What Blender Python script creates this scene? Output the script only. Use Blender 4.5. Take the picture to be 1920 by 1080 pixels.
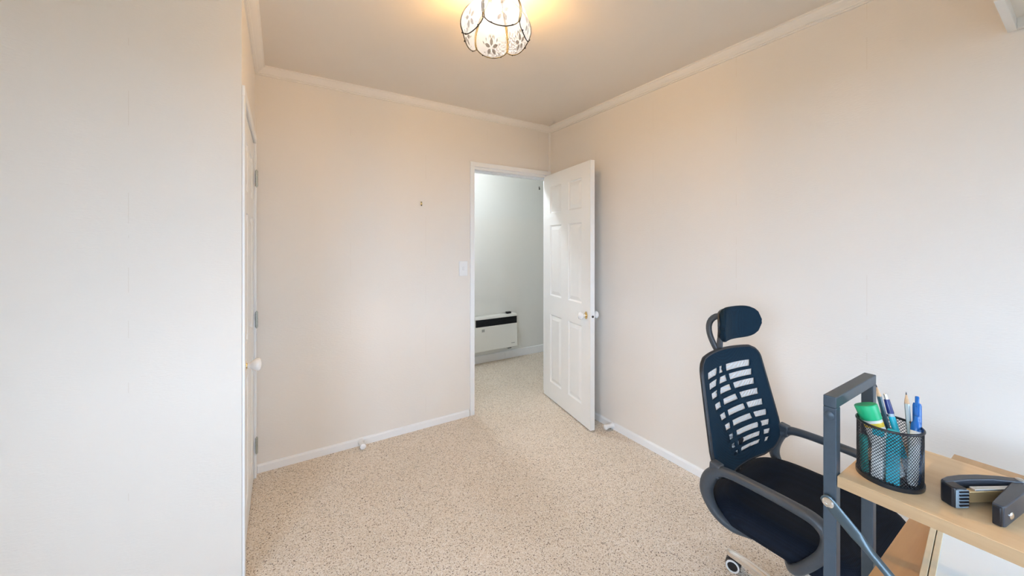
import bpy, bmesh, math, random
from mathutils import Vector, Matrix
random.seed(7)
PI = math.pi
sc = bpy.context.scene
C = sc.collection
for o in list(bpy.data.objects):
    bpy.data.objects.remove(o)

# ------------------------------------------------------------------ camera
CAM_H = 1.36
cam_d = bpy.data.cameras.new('camera')
cam = bpy.data.objects.new('camera', cam_d); C.objects.link(cam)
cam.location = (0, 0, CAM_H)
cam.rotation_euler = (PI / 2, 0, -0.559248)
cam_d.sensor_width = 36.0
cam_d.lens = 36.0 * 692.37 / 1920.0
cam_d.shift_y = (458.62 - 540.0) / 1920.0
cam_d.clip_start = 0.02
sc.camera = cam

# ------------------------------------------------------------------ world and daylight
SKY_STRENGTH = 14.6
LAMP_POWER = 1700.0
HALL_POWER = 215.0
w = bpy.data.worlds.new('sky'); sc.world = w; w.use_nodes = True
bg = w.node_tree.nodes['Background']
bg.inputs[0].default_value = (0.57, 0.75, 1.0, 1)
bg.inputs[1].default_value = SKY_STRENGTH
sc.view_settings.view_transform = 'Standard'
sc.view_settings.look = 'None'
sc.view_settings.gamma = 1.0
sc.view_settings.use_curve_mapping = False
sc.view_settings.exposure = 0.10
sc.cycles.use_denoising = True
sc.cycles.use_light_tree = False
sc.cycles.use_adaptive_sampling = True
sc.cycles.adaptive_threshold = 0.11
sc.cycles.adaptive_min_samples = 14
sc.cycles.max_bounces = 8
sc.cycles.diffuse_bounces = 5
sc.cycles.transparent_max_bounces = 16
sc.cycles.caustics_reflective = False
sc.cycles.caustics_refractive = False
sc.cycles.sample_clamp_indirect = 4.0
sc.cycles.blur_glossy = 1.0

# room dimensions (metres)
XL, XR, YB, YN, YR, XW = -0.131, 2.0855, 2.673, 1.800, -1.95, -1.25
ZC = 2.42
HALL_Y = 3.785
T = 0.10
WIN = (0.50, 1.80, 0.72, 2.06)       # window in the rear wall: x0 x1 z0 z1
WIS = (-1.45, 0.35, 0.72, 2.06)      # window in the side wall: y0 y1 z0 z1
for W_, at, rot in ((WIN, ((WIN[0] + WIN[1]) / 2, YR - T - .005, (WIN[2] + WIN[3]) / 2), (PI / 2, 0, 0)),
                    (WIS, (XW - T - .005, (WIS[0] + WIS[1]) / 2, (WIS[2] + WIS[3]) / 2), (PI / 2, 0, -PI / 2))):
    pl = bpy.data.lights.new('window_daylight', 'AREA'); pl.shape = 'RECTANGLE'
    pl.size = W_[1] - W_[0]; pl.size_y = W_[3] - W_[2]
    plo = bpy.data.objects.new('window_daylight', pl); C.objects.link(plo)
    plo.location = at; plo.rotation_euler = rot
    pl.cycles.is_portal = True

# ------------------------------------------------------------------ materials
def nt(name):
    m = bpy.data.materials.new(name); m.use_nodes = True
    n = m.node_tree.nodes; b = n['Principled BSDF']
    return m, n, m.node_tree.links, b

def mat(name, col, rough=0.5, metal=0.0, noise=0.0, nscale=40.0, bump=0.0, bscale=200.0, spec=0.5, coat=0.0, trans=0.0, stretch=None):
    m, n, l, b = nt(name)
    b.inputs['Roughness'].default_value = rough
    b.inputs['Metallic'].default_value = metal
    b.inputs['Specular IOR Level'].default_value = spec
    b.inputs['Coat Weight'].default_value = coat
    b.inputs['Transmission Weight'].default_value = trans
    tc = n.new('ShaderNodeTexCoord')
    src = tc.outputs['Object']
    if stretch:
        mp = n.new('ShaderNodeMapping'); mp.inputs['Scale'].default_value = stretch
        l.new(src, mp.inputs['Vector']); src = mp.outputs['Vector']
    tx = n.new('ShaderNodeTexNoise'); tx.inputs['Scale'].default_value = nscale
    tx.inputs['Detail'].default_value = 4
    l.new(src, tx.inputs['Vector'])
    rp = n.new('ShaderNodeValToRGB')
    a = max(0.0, 1 - noise); z = 1 + noise
    rp.color_ramp.elements[0].position = 0.3; rp.color_ramp.elements[1].position = 0.7
    rp.color_ramp.elements[0].color = (col[0] * a, col[1] * a, col[2] * a, 1)
    rp.color_ramp.elements[1].color = (min(1, col[0] * z), min(1, col[1] * z), min(1, col[2] * z), 1)
    l.new(tx.outputs['Fac'], rp.inputs['Fac'])
    l.new(rp.outputs['Color'], b.inputs['Base Color'])
    if bump:
        t2 = n.new('ShaderNodeTexNoise'); t2.inputs['Scale'].default_value = bscale
        l.new(src, t2.inputs['Vector'])
        bp = n.new('ShaderNodeBump'); bp.inputs['Strength'].default_value = bump; bp.inputs['Distance'].default_value = 0.002
        l.new(t2.outputs['Fac'], bp.inputs['Height']); l.new(bp.outputs['Normal'], b.inputs['Normal'])
    return m

def wallpaper(name, col, axis, offset, pitch=0.523):
    """embossed cream wallpaper with hairline joints between its strips"""
    m, n, l, b = nt(name)
    b.inputs['Roughness'].default_value = 0.75
    b.inputs['Specular IOR Level'].default_value = 0.2
    tc = n.new('ShaderNodeTexCoord')
    mp = n.new('ShaderNodeMapping'); mp.inputs['Scale'].default_value = (60, 60, 190)
    l.new(tc.outputs['Object'], mp.inputs['Vector'])
    t1 = n.new('ShaderNodeTexNoise'); t1.inputs['Scale'].default_value = 1.0; t1.inputs['Detail'].default_value = 3
    l.new(mp.outputs['Vector'], t1.inputs['Vector'])
    bp = n.new('ShaderNodeBump'); bp.inputs['Strength'].default_value = 0.30; bp.inputs['Distance'].default_value = 0.002
    l.new(t1.outputs['Fac'], bp.inputs['Height']); l.new(bp.outputs['Normal'], b.inputs['Normal'])
    sx = n.new('ShaderNodeSeparateXYZ'); l.new(tc.outputs['Object'], sx.inputs[0])
    def mth(op, a, bb):
        k = n.new('ShaderNodeMath'); k.operation = op
        for i, v in enumerate((a, bb)):
            if v is None: continue
            if isinstance(v, (int, float)): k.inputs[i].default_value = v
            else: l.new(v, k.inputs[i])
        return k.outputs[0]
    f = mth('FRACT', mth('DIVIDE', mth('SUBTRACT', sx.outputs[axis], offset), pitch), None)
    line = mth('LESS_THAN', f, 0.0035)
    t2 = n.new('ShaderNodeTexNoise'); t2.inputs['Scale'].default_value = 5.0
    l.new(tc.outputs['Object'], t2.inputs['Vector'])
    g = mth('MULTIPLY', line, mth('MULTIPLY', mth('GREATER_THAN', t2.outputs['Fac'], 0.55), 0.16))
    t3 = n.new('ShaderNodeTexNoise'); t3.inputs['Scale'].default_value = 1.6; t3.inputs['Detail'].default_value = 3
    l.new(tc.outputs['Object'], t3.inputs['Vector'])
    rp = n.new('ShaderNodeValToRGB')
    rp.color_ramp.elements[0].color = (col[0] * .985, col[1] * .98, col[2] * .97, 1)
    rp.color_ramp.elements[1].color = (min(1, col[0] * 1.01), min(1, col[1] * 1.015), min(1, col[2] * 1.02), 1)
    l.new(t3.outputs['Fac'], rp.inputs['Fac'])
    mx = n.new('ShaderNodeMixRGB'); mx.inputs[2].default_value = (.45, .33, .20, 1)
    l.new(g, mx.inputs[0]); l.new(rp.outputs[0], mx.inputs[1]); l.new(mx.outputs[0], b.inputs['Base Color'])
    return m

def carpet_mat():
    m, n, l, b = nt('speckled_carpet')
    b.inputs['Roughness'].default_value = 0.95
    b.inputs['Specular IOR Level'].default_value = 0.1
    tc = n.new('ShaderNodeTexCoord')
    v = n.new('ShaderNodeTexVoronoi'); v.inputs['Scale'].default_value = 290
    l.new(tc.outputs['Object'], v.inputs['Vector'])
    sp = n.new('ShaderNodeSeparateColor'); l.new(v.outputs['Color'], sp.inputs[0])
    rp = n.new('ShaderNodeValToRGB'); e = rp.color_ramp.elements
    e[0].position = 0.0; e[0].color = (.15, .115, .09, 1)
    e[1].position = 1.0; e[1].color = (.93, .88, .82, 1)
    for p, c in ((.045, (.22, .175, .14)), (.09, (.62, .52, .41)), (.35, (.77, .675, .56)), (.7, (.85, .775, .675))):
        k = e.new(p); k.color = (*c, 1)
    l.new(sp.outputs[0], rp.inputs['Fac'])
    t = n.new('ShaderNodeTexNoise'); t.inputs['Scale'].default_value = 2.2; t.inputs['Detail'].default_value = 4
    l.new(tc.outputs['Object'], t.inputs['Vector'])
    r2 = n.new('ShaderNodeValToRGB')
    r2.color_ramp.elements[0].position = .3; r2.color_ramp.elements[1].position = .7
    r2.color_ramp.elements[0].color = (.93, .92, .90, 1); r2.color_ramp.elements[1].color = (1, 1, 1, 1)
    l.new(t.outputs['Fac'], r2.inputs['Fac'])
    mx = n.new('ShaderNodeMixRGB'); mx.blend_type = 'MULTIPLY'; mx.inputs[0].default_value = 1
    l.new(rp.outputs[0], mx.inputs[1]); l.new(r2.outputs[0], mx.inputs[2]); l.new(mx.outputs[0], b.inputs['Base Color'])
    bp = n.new('ShaderNodeBump'); bp.inputs['Strength'].default_value = 0.35; bp.inputs['Distance'].default_value = 0.003
    l.new(v.outputs['Distance'], bp.inputs['Height']); bp.invert = True
    l.new(bp.outputs['Normal'], b.inputs['Normal'])
    return m

def wood_mat(name, c1, c2, axis_scale):
    m, n, l, b = nt(name)
    b.inputs['Roughness'].default_value = 0.42
    tc = n.new('ShaderNodeTexCoord')
    mp = n.new('ShaderNodeMapping'); mp.inputs['Scale'].default_value = axis_scale
    l.new(tc.outputs['Object'], mp.inputs['Vector'])
    t = n.new('ShaderNodeTexNoise'); t.inputs['Scale'].default_value = 1; t.inputs['Detail'].default_value = 6; t.inputs['Roughness'].default_value = .6
    l.new(mp.outputs['Vector'], t.inputs['Vector'])
    rp = n.new('ShaderNodeValToRGB')
    rp.color_ramp.elements[0].position = .32; rp.color_ramp.elements[1].position = .68
    rp.color_ramp.elements[0].color = (*c1, 1); rp.color_ramp.elements[1].color = (*c2, 1)
    l.new(t.outputs['Fac'], rp.inputs['Fac']); l.new(rp.outputs[0], b.inputs['Base Color'])
    return m

def weave_mat(name, c1, c2, scale, alpha=False):
    """fine knitted net: a grid of tiny holes"""
    m, n, l, b = nt(name)
    b.inputs['Roughness'].default_value = 0.8
    b.inputs['Specular IOR Level'].default_value = 0.2
    b.inputs['Sheen Weight'].default_value = 0.0
    tc = n.new('ShaderNodeTexCoord')
    v = n.new('ShaderNodeTexVoronoi'); v.inputs['Scale'].default_value = scale; v.inputs['Randomness'].default_value = 0.05
    l.new(tc.outputs['Object'], v.inputs['Vector'])
    rp = n.new('ShaderNodeValToRGB')
    rp.color_ramp.elements[0].position = .25; rp.color_ramp.elements[1].position = .6
    rp.color_ramp.elements[0].color = (*c1, 1); rp.color_ramp.elements[1].color = (*c2, 1)
    l.new(v.outputs['Distance'], rp.inputs['Fac']); l.new(rp.outputs[0], b.inputs['Base Color'])
    if alpha:
        r2 = n.new('ShaderNodeMath'); r2.operation = 'GREATER_THAN'; r2.inputs[1].default_value = 0.47
        l.new(v.outputs['Distance'], r2.inputs[0]); l.new(r2.outputs[0], b.inputs['Alpha'])
    else:
        bp = n.new('ShaderNodeBump'); bp.inputs['Strength'].default_value = .5; bp.inputs['Distance'].default_value = .001
        l.new(v.outputs['Distance'], bp.inputs['Height']); l.new(bp.outputs['Normal'], b.inputs['Normal'])
    return m

def shade_glass_mat():
    """frosted lamp glass: lets the bulb's light through, part scattered, part straight"""
    m, n, l, b = nt('frosted_lamp_glass')
    out = n['Material Output']; n.remove(b)
    tc = n.new('ShaderNodeTexCoord'); t = n.new('ShaderNodeTexNoise'); t.inputs['Scale'].default_value = 60
    l.new(tc.outputs['Object'], t.inputs['Vector'])
    rp = n.new('ShaderNodeValToRGB'); rp.color_ramp.elements[0].color = (.078, .124, .315, 1); rp.color_ramp.elements[1].color = (.090, .145, .365, 1)
    l.new(t.outputs['Fac'], rp.inputs['Fac'])
    tr = n.new('ShaderNodeBsdfTranslucent'); df = n.new('ShaderNodeBsdfDiffuse'); tp = n.new('ShaderNodeBsdfTransparent')
    tp.inputs[0].default_value = (1, .98, .95, 1)
    l.new(rp.outputs[0], tr.inputs[0]); l.new(rp.outputs[0], df.inputs[0])
    a = n.new('ShaderNodeMixShader'); a.inputs[0].default_value = .5
    l.new(tr.outputs[0], a.inputs[1]); l.new(df.outputs[0], a.inputs[2])
    c = n.new('ShaderNodeMixShader'); c.inputs[0].default_value = .45
    l.new(a.outputs[0], c.inputs[1]); l.new(tp.outputs[0], c.inputs[2])
    l.new(c.outputs[0], out.inputs[0])
    return m

def flower_mat():
    """thin bronze-coloured print on the glass, partly see-through"""
    m, n, l, b = nt('bronze_flower_print')
    out = n['Material Output']; n.remove(b)
    tc = n.new('ShaderNodeTexCoord'); t = n.new('ShaderNodeTexNoise'); t.inputs['Scale'].default_value = 300
    l.new(tc.outputs['Object'], t.inputs['Vector'])
    rp = n.new('ShaderNodeValToRGB'); rp.color_ramp.elements[0].color = (.008, .009, .014, 1); rp.color_ramp.elements[1].color = (.016, .017, .024, 1)
    l.new(t.outputs['Fac'], rp.inputs['Fac'])
    df = n.new('ShaderNodeBsdfDiffuse'); tr = n.new('ShaderNodeBsdfTranslucent'); tp = n.new('ShaderNodeBsdfTransparent')
    l.new(rp.outputs[0], df.inputs[0]); l.new(rp.outputs[0], tr.inputs[0])
    a = n.new('ShaderNodeMixShader'); a.inputs[0].default_value = .4
    c = n.new('ShaderNodeMixShader'); c.inputs[0].default_value = .42
    l.new(df.outputs[0], a.inputs[1]); l.new(tr.outputs[0], a.inputs[2])
    l.new(a.outputs[0], c.inputs[1]); l.new(tp.outputs[0], c.inputs[2]); l.new(c.outputs[0], out.inputs[0])
    return m

def emit_mat(name, col, strength):
    m, n, l, b = nt(name)
    out = n['Material Output']; n.remove(b)
    e = n.new('ShaderNodeEmission'); e.inputs[0].default_value = (*col, 1); e.inputs[1].default_value = strength
    l.new(e.outputs[0], out.inputs[0])
    return m

def glass_mat(name, col=(1, 1, 1), alpha=.08):
    m, n, l, b = nt(name)
    out = n['Material Output']; n.remove(b)
    tp = n.new('ShaderNodeBsdfTransparent'); tp.inputs[0].default_value = (*col, 1)
    gl = n.new('ShaderNodeBsdfGlossy'); gl.inputs['Roughness'].default_value = .02
    mx = n.new('ShaderNodeMixShader'); mx.inputs[0].default_value = alpha
    l.new(tp.outputs[0], mx.inputs[1]); l.new(gl.outputs[0], mx.inputs[2]); l.new(mx.outputs[0], out.inputs[0])
    return m

WALL = (.84, .795, .735)
M = dict(
    wp_back=wallpaper('cream_wallpaper_back', WALL, 0, 0.395, 0.5195),
    wp_right=wallpaper('cream_wallpaper_right', WALL, 1, 0.523, 0.5245),
    wp_near=wallpaper('cream_wallpaper_near', WALL, 0, -0.451, 0.5200),
    wp_left=wallpaper('cream_wallpaper_left', WALL, 1, -0.30, 0.5200),
    hall=mat('hall_paint', (.80, .795, .75), .7, noise=.01, nscale=3, bump=.08),
    ceil=mat('ceiling_paint', (.82, .745, .65), .85, noise=.012, nscale=2.5, bump=.05, spec=.2),
    crown=mat('crown_paint', (.86, .82, .76), .55, noise=.01, nscale=8),
    white=mat('white_gloss_paint', (.89, .90, .90), .35, noise=.008, nscale=10),
    doorw=mat('white_door_paint', (.89, .89, .87), .38, noise=.008, nscale=6, bump=.03, bscale=90),
    carpet=carpet_mat(),
    brass=mat('polished_brass', (.78, .58, .27), .22, 1.0, noise=.05),
    gold=mat('gold_edging', (.026, .024, .018), .6, noise=.05, spec=.05),
    steel=mat('hinge_steel', (.52, .54, .50), .35, .9, noise=.12, nscale=150),
    chrome=mat('polished_chrome', (.82, .80, .77), .12, 1.0, noise=.02),
    porcelain=mat('white_porcelain', (.88, .88, .88), .12, noise=.005, coat=.5),
    plast_w=mat('white_plastic', (.86, .87, .87), .35, noise=.005),
    heater=mat('heater_enamel', (.84, .84, .79), .4, noise=.006, nscale=8),
    black=mat('black_plastic', (.012, .013, .016), .35, noise=.1),
    blackgrille=mat('black_grille', (.008, .009, .014), .3, noise=.1),
    metal=mat('charcoal_powder_coat', (.055, .075, .095), .40, .15, noise=.06, nscale=120, bump=.04, bscale=600),
    brace=mat('grey_steel_strip', (.085, .115, .13), .34, .5, noise=.06),
    chairpl=mat('charcoal_chair_plastic', (.055, .064, .075), .42, noise=.05, nscale=90, bump=.05, bscale=900),
    chairdk=mat('black_chair_plastic', (.016, .016, .019), .40, noise=.08),
    seatfab=weave_mat('navy_black_seat_mesh', (.0015, .003, .008), (.006, .011, .022), 330),
    backfab=weave_mat('blue_black_back_mesh', (.002, .010, .020), (.007, .028, .050), 420),
    net=weave_mat('pale_open_net', (.55, .57, .58), (.66, .68, .70), 330, alpha=True),
    wood=wood_mat('light_oak_laminate', (.72, .48, .25), (.84, .61, .36), (34, 2.4, 34)),
    wood2=wood_mat('oak_desktop_laminate', (.47, .275, .115), (.57, .35, .165), (2.2, 30, 30)),
    woodedge=wood_mat('oak_edge_banding', (.42, .26, .13), (.52, .34, .18), (60, 3, 60)),
    lampglass=shade_glass_mat(),
    flower=flower_mat(),
    bulb=emit_mat('lit_bulb', (1.0, .57, .19), LAMP_POWER),
    hallbulb=emit_mat('lit_hall_globe', (.84, .92, 1.0), HALL_POWER),
    glass=glass_mat('window_glass'),
    green=mat('green_cap_plastic', (.012, .42, .17), .35, noise=.03),
    gluew=mat('white_glue_barrel', (.85, .85, .82), .4, noise=.01),
    yellow=mat('yellow_label_print', (.85, .58, .04), .5, noise=.08, nscale=90),
    pencil=mat('slate_lacquer', (.030, .065, .085), .3, noise=.1),
    pencilg=mat('silver_lacquer', (.42, .47, .46), .3, .3, noise=.05),
    pwood=mat('sharpened_cedar', (.62, .41, .24), .7, noise=.12, nscale=200),
    graphite=mat('graphite', (.03, .03, .035), .4, noise=.1),
    blue=mat('blue_pen_plastic', (.015, .13, .42), .25, noise=.05),
    dblue=mat('dark_blue_ink', (.02, .03, .16), .3, noise=.05),
    clear=mat('clear_barrel', (.62, .74, .80), .15, noise=.04, trans=.35),
    teal=mat('teal_plastic', (.02, .50, .62), .35, noise=.04),
    mint=mat('mint_plastic', (.03, .42, .36), .3, noise=.06),
    staple=mat('stapler_graphite', (.045, .052, .066), .32, noise=.05, nscale=80),
    staplek=mat('stapler_black', (.010, .011, .015), .35, noise=.05),
    stripe=mat('stapler_pale_grip', (.28, .36, .42), .4, noise=.04),
    tin=mat('bright_tin', (.60, .60, .58), .28, .8, noise=.06),
    brassm=mat('brass_magazine', (.62, .44, .22), .35, .6, noise=.08),
    board=mat('white_board', (.80, .86, .89), .3, noise=.006, nscale=6),
    cream=mat('cream_edge', (.66, .57, .40), .5, noise=.04),
    grass=mat('lawn', (.085, .075, .055), .9, noise=.2, nscale=3),
    dark=mat('dark_gap', (.03, .025, .02), .8, noise=.1),
    grey=mat('grey_print', (.42, .42, .40), .5, noise=.05),
)

# ------------------------------------------------------------------ mesh helpers
class B:
    def __init__(s): s.v = []; s.f = []
    def add(s, v, f):
        o = len(s.v); s.v += [tuple(p) for p in v]; s.f += [tuple(i + o for i in q) for q in f]; return s
    def box(s, x0, x1, y0, y1, z0, z1):
        v = [(x, y, z) for z in (z0, z1) for y in (y0, y1) for x in (x0, x1)]
        return s.add(v, [(0, 2, 3, 1), (4, 5, 7, 6), (0, 1, 5, 4), (2, 6, 7, 3), (0, 4, 6, 2), (1, 3, 7, 5)])
    def obox(s, o, X, Y, Z):
        """box with corner o and edge vectors X, Y, Z"""
        o, X, Y, Z = map(Vector, (o, X, Y, Z))
        v = [o + X * a + Y * b + Z * c for c in (0, 1) for b in (0, 1) for a in (0, 1)]
        return s.add(v, [(0, 2, 3, 1), (4, 5, 7, 6), (0, 1, 5, 4), (2, 6, 7, 3), (0, 4, 6, 2), (1, 3, 7, 5)])
    def prism(s, poly, d, o=(0, 0, 0), X=(1, 0, 0), Y=(0, 1, 0)):
        """polygon in the plane o, X, Y pushed along vector d"""
        o, X, Y, d = map(Vector, (o, X, Y, d)); n = len(poly)
        v = [o + X * a + Y * b for a, b in poly]; v += [p + d for p in v]
        return s.add(v, [tuple(range(n))[::-1], tuple(range(n, 2 * n))] + [(i, (i + 1) % n, (i + 1) % n + n, i + n) for i in range(n)])
    def tube(s, path, r, n=8, closed=False, flat=None, up=None, cap=True):
        """sweep; r number or list; flat=(a,b) half sizes for an elliptical/flat band with given up vector"""
        P = [Vector(p) for p in path]; k = len(P); rings = []
        prev = None
        for i, p in enumerate(P):
            a = P[(i - 1) % k] if (closed or i > 0) else p
            c = P[(i + 1) % k] if (closed or i < k - 1) else p
            t = (c - a).normalized()
            if up is not None:
                side = t.cross(Vector(up)).normalized()
            else:
                if prev is None:
                    side = t.cross(Vector((0, 0, 1)) if abs(t.z) < .9 else Vector((1, 0, 0))).normalized()
                else:
                    side = (prev - t * prev.dot(t)).normalized()
                prev = side
            nn = side.cross(t).normalized()
            rr = r[i] if isinstance(r, (list, tuple)) else r
            fa, fb = flat if flat else (1, 1)
            rings.append([p + side * (math.cos(2 * PI * j / n + PI / n) * rr * fa) + nn * (math.sin(2 * PI * j / n + PI / n) * rr * fb) for j in range(n)])
        return s.loft(rings, closed, cap)
    def loft(s, rings, closed=False, cap=True):
        n = len(rings[0]); v = [p for q in rings for p in q]; f = []
        m = len(rings)
        for i in range(m if closed else m - 1):
            for j in range(n):
                a = i * n + j; b = i * n + (j + 1) % n; i2 = (i + 1) % m
                f.append((a, b, i2 * n + (j + 1) % n, i2 * n + j))
        if cap and not closed:
            f.append(tuple(range(n))[::-1]); f.append(tuple((m - 1) * n + j for j in range(n)))
        return s.add(v, f)
    def lathe(s, prof, n=24, o=(0, 0, 0), axis=(0, 0, 1), cap=True):
        """prof: list of (radius, distance along axis)"""
        o = Vector(o); a = Vector(axis).normalized()
        x = a.cross(Vector((0, 0, 1)) if abs(a.z) < .9 else Vector((1, 0, 0))).normalized(); y = a.cross(x)
        rings = [[o + a * h + x * (max(r, 1e-5) * math.cos(2 * PI * j / n)) + y * (max(r, 1e-5) * math.sin(2 * PI * j / n)) for j in range(n)] for r, h in prof]
        return s.loft(rings, False, cap)
    def sphere(s, o, r, n=12, m=8, sc_=(1, 1, 1)):
        o = Vector(o); rings = []
        for i in range(m + 1):
            t = PI * i / m; rr = max(math.sin(t), 1e-4)
            rings.append([o + Vector((rr * math.cos(2 * PI * j / n) * r * sc_[0], rr * math.sin(2 * PI * j / n) * r * sc_[1], -math.cos(t) * r * sc_[2])) for j in range(n)])
        return s.loft(rings)
    def build(s, name, material, parent=None, smooth=None, bevel=0, solid=0, loc=None, segs=2):
        me = bpy.data.meshes.new(name); me.from_pydata(s.v, [], s.f)
        bm = bmesh.new(); bm.from_mesh(me)
        bmesh.ops.recalc_face_normals(bm, faces=bm.faces); bm.to_mesh(me); bm.free()
        me.materials.append(M[material] if isinstance(material, str) else material)
        o = bpy.data.objects.new(name, me); C.objects.link(o)
        if parent is not None: o.parent = parent
        if loc: o.location = loc
        if solid:
            md = o.modifiers.new('solid', 'SOLIDIFY'); md.thickness = solid; md.offset = 0
        if bevel:
            md = o.modifiers.new('bevel', 'BEVEL'); md.width = bevel; md.segments = segs; md.limit_method = 'ANGLE'; md.angle_limit = math.radians(40)
        if smooth is not None:
            me.polygons.foreach_set('use_smooth', [True] * len(me.polygons))
            me.set_sharp_from_angle(angle=math.radians(smooth))
        return o

def empty(name, loc=(0, 0, 0), rz=0.0):
    o = bpy.data.objects.new(name, None); C.objects.link(o)
    o.empty_display_size = .05; o.location = loc; o.rotation_euler = (0, 0, rz)
    return o
def tag(o, label, cat, group=None):
    o['label'] = label; o['category'] = cat
    if group: o['group'] = group
    return o
def struct(o, label=None, cat=None):
    o['kind'] = 'structure'
    if label: o['label'] = label
    if cat: o['category'] = cat
    return o

# ------------------------------------------------------------------ the room shell
DX0, DX1, DZ1 = 1.312, XR, 1.985      # doorway to the hall
CY0, CY1, CZ1 = 1.860, 2.612, 1.950      # closet doorway in the left wall

struct(B().box(XW - T, 3.6, YR - T, HALL_Y + T, -.06, 0).build('floor', 'carpet'), 'beige speckled loop pile carpet covering room and hall floor', 'floor')
struct(B().box(XW - T, XR + T, YR - T, YB + T * .5, ZC, ZC + .06).build('ceiling', 'ceil'), 'plain beige painted ceiling above the pendant lamp', 'ceiling')
struct(B().box(-.8, 3.6, YB + T * .5, HALL_Y + T, ZC, ZC + .06).build('ceiling_hall', 'hall'), 'pale ceiling of the hall beyond the open door', 'ceiling')

b = B()
b.box(XL - T, DX0 - .02, YB, YB + T, 0, ZC)
b.box(DX0 - .02, DX1 + .0, YB, YB + T, DZ1 + .02, ZC)
b.box(DX1, XR + T, YB, YB + T, 0, ZC)
wall_back = struct(b.build('wall_back', 'wp_back'), 'cream wallpapered wall holding the doorway to the hall', 'wall')
struct(B().box(XR, XR + T, YR - T, YB, 0, ZC).build('wall_right', 'wp_right'), 'long cream wallpapered wall behind the office chair', 'wall')
b = B()
b.box(XL - T, XL, YN, CY0 - .02, 0, ZC)
b.box(XL - T, XL, CY0 - .02, CY1 + .02, CZ1 + .02, ZC)
b.box(XL - T, XL, CY1 + .02, YB, 0, ZC)
struct(b.build('wall_left', 'wp_left'), 'narrow cream wall around the closed closet door', 'wall')
struct(B().box(XW - T, XL - T, YN, YN + T, 0, ZC).build('wall_near', 'wp_near'), 'plain cream wallpapered wall filling the left edge of the view', 'wall')
struct(B().box(XW - T, XW, YR, WIS[0], 0, ZC).box(XW - T, XW, WIS[1], YN, 0, ZC).box(XW - T, XW, WIS[0], WIS[1], 0, WIS[2]).box(XW - T, XW, WIS[0], WIS[1], WIS[3], ZC).build('wall_side', 'wp_left'), 'cream wall at the far left side of the room', 'wall')
b = B()
b.box(XW - T, WIN[0], YR - T, YR, 0, ZC); b.box(WIN[1], XR + T, YR - T, YR, 0, ZC)
b.box(WIN[0], WIN[1], YR - T, YR, 0, WIN[2]); b.box(WIN[0], WIN[1], YR - T, YR, WIN[3], ZC)
struct(b.build('wall_rear', 'wp_near'), 'cream wall with the window behind the viewer', 'wall')
# closet interior so that no light leaks
struct(B().box(-1.0, XL - T, YB, YB + T, 0, ZC).box(-1.1, -1.0, YN + T, YB + T, 0, ZC).build('wall_closet', 'white'), 'white inner wall of the closet', 'wall')
struct(B().box(-1.1, XL - T, YN + T, YB + T, ZC, ZC + .06).build('ceiling_closet', 'white'), 'white ceiling inside the closet', 'ceiling')
# hall
struct(B().box(-.9, 3.6, HALL_Y, HALL_Y + T, 0, ZC).build('wall_hall', 'hall'), 'pale hall wall behind the white heater', 'wall')
struct(B().box(-.9, -.8, YB + T, HALL_Y, 0, ZC).build('wall_hall_left', 'hall'), 'pale left end wall of the hall', 'wall')
struct(B().box(3.5, 3.6, YB, HALL_Y, 0, ZC).box(XR + T, 3.5, YB, YB + T, 0, ZC).build('wall_hall_right', 'hall'), 'pale right end wall of the hall', 'wall')
# lawn outside
struct(B().box(-60, 60, -60, 60, -.6, -.5).build('ground_outside', 'grass'), 'bare earth ground outside the window', 'ground')

# window behind the viewer
for nm, W_, at, rz, lb in (('window_1', WIN, ((WIN[0] + WIN[1]) / 2, YR - .05, WIN[2]), 0, 'white framed window in the rear wall behind the desk'),
                           ('window_2', WIS, (XW - .05, (WIS[0] + WIS[1]) / 2, WIS[2]), -PI / 2, 'white framed window in the side wall left of the viewer')):
    wroot = struct(empty(nm, at, rz), lb, 'window')
    wx = (W_[1] - W_[0]) / 2; wz = W_[3] - W_[2]
    for (x0, x1, z0, z1) in ((-wx, -wx + .05, 0, wz), (wx - .05, wx, 0, wz), (-wx, wx, 0, .05), (-wx, wx, wz - .05, wz), (-.025, .025, .05, wz - .05)):
        B().box(x0, x1, -.03, .03, z0, z1).build('frame', 'white', wroot, bevel=.003)
    for s in (-1, 1):
        x0, x1 = sorted((s * .025, s * (wx - .05)))
        B().box(x0, x1, -.004, .004, .05, wz - .05).build('pane', 'glass', wroot)
    B().box(-wx - .04, wx + .04, .03, .14, -.03, 0).build('window_sill', 'white', wroot, bevel=.004)

# crown moulding: profile (out from the wall, down from the ceiling)
CROWN = [(0, 0), (.050, 0), (.050, -.008), (.044, -.010), (.040, -.016), (.028, -.027), (.018, -.033), (.015, -.036), (.015, -.039), (.008, -.041), (.008, -.047), (0, -.047)]
def run(profile, p0, p1, out, ext0=0, ext1=0):
    """sweep a wall profile between two floor-plan points with mitred ends; ext = +1 inside corner, -1 outside"""
    p0 = Vector(p0); p1 = Vector(p1); d = (p1 - p0).normalized(); out = Vector(out)
    r0 = [p0 + out * a + d * (a * ext0) + Vector((0, 0, bb)) for a, bb in profile]
    r1 = [p1 + out * a - d * (a * ext1) + Vector((0, 0, bb)) for a, bb in profile]
    return B().loft([r0, r1])
struct(run(CROWN, (XL, YB, ZC), (XR, YB, ZC), (0, -1, 0), 1, 1).build('trim_1', 'crown'), 'cream crown moulding above the doorway wall', 'moulding')
struct(run(CROWN, (XR, YB, ZC), (XR, YR, ZC), (-1, 0, 0), 1, 1).build('trim_2', 'crown'), 'cream crown moulding along the long right wall', 'moulding')
struct(run(CROWN, (XL, YB, ZC), (XL, YN, ZC), (1, 0, 0), 1, -1).build('trim_3', 'crown'), 'short cream crown moulding above the closet door', 'moulding')
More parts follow.
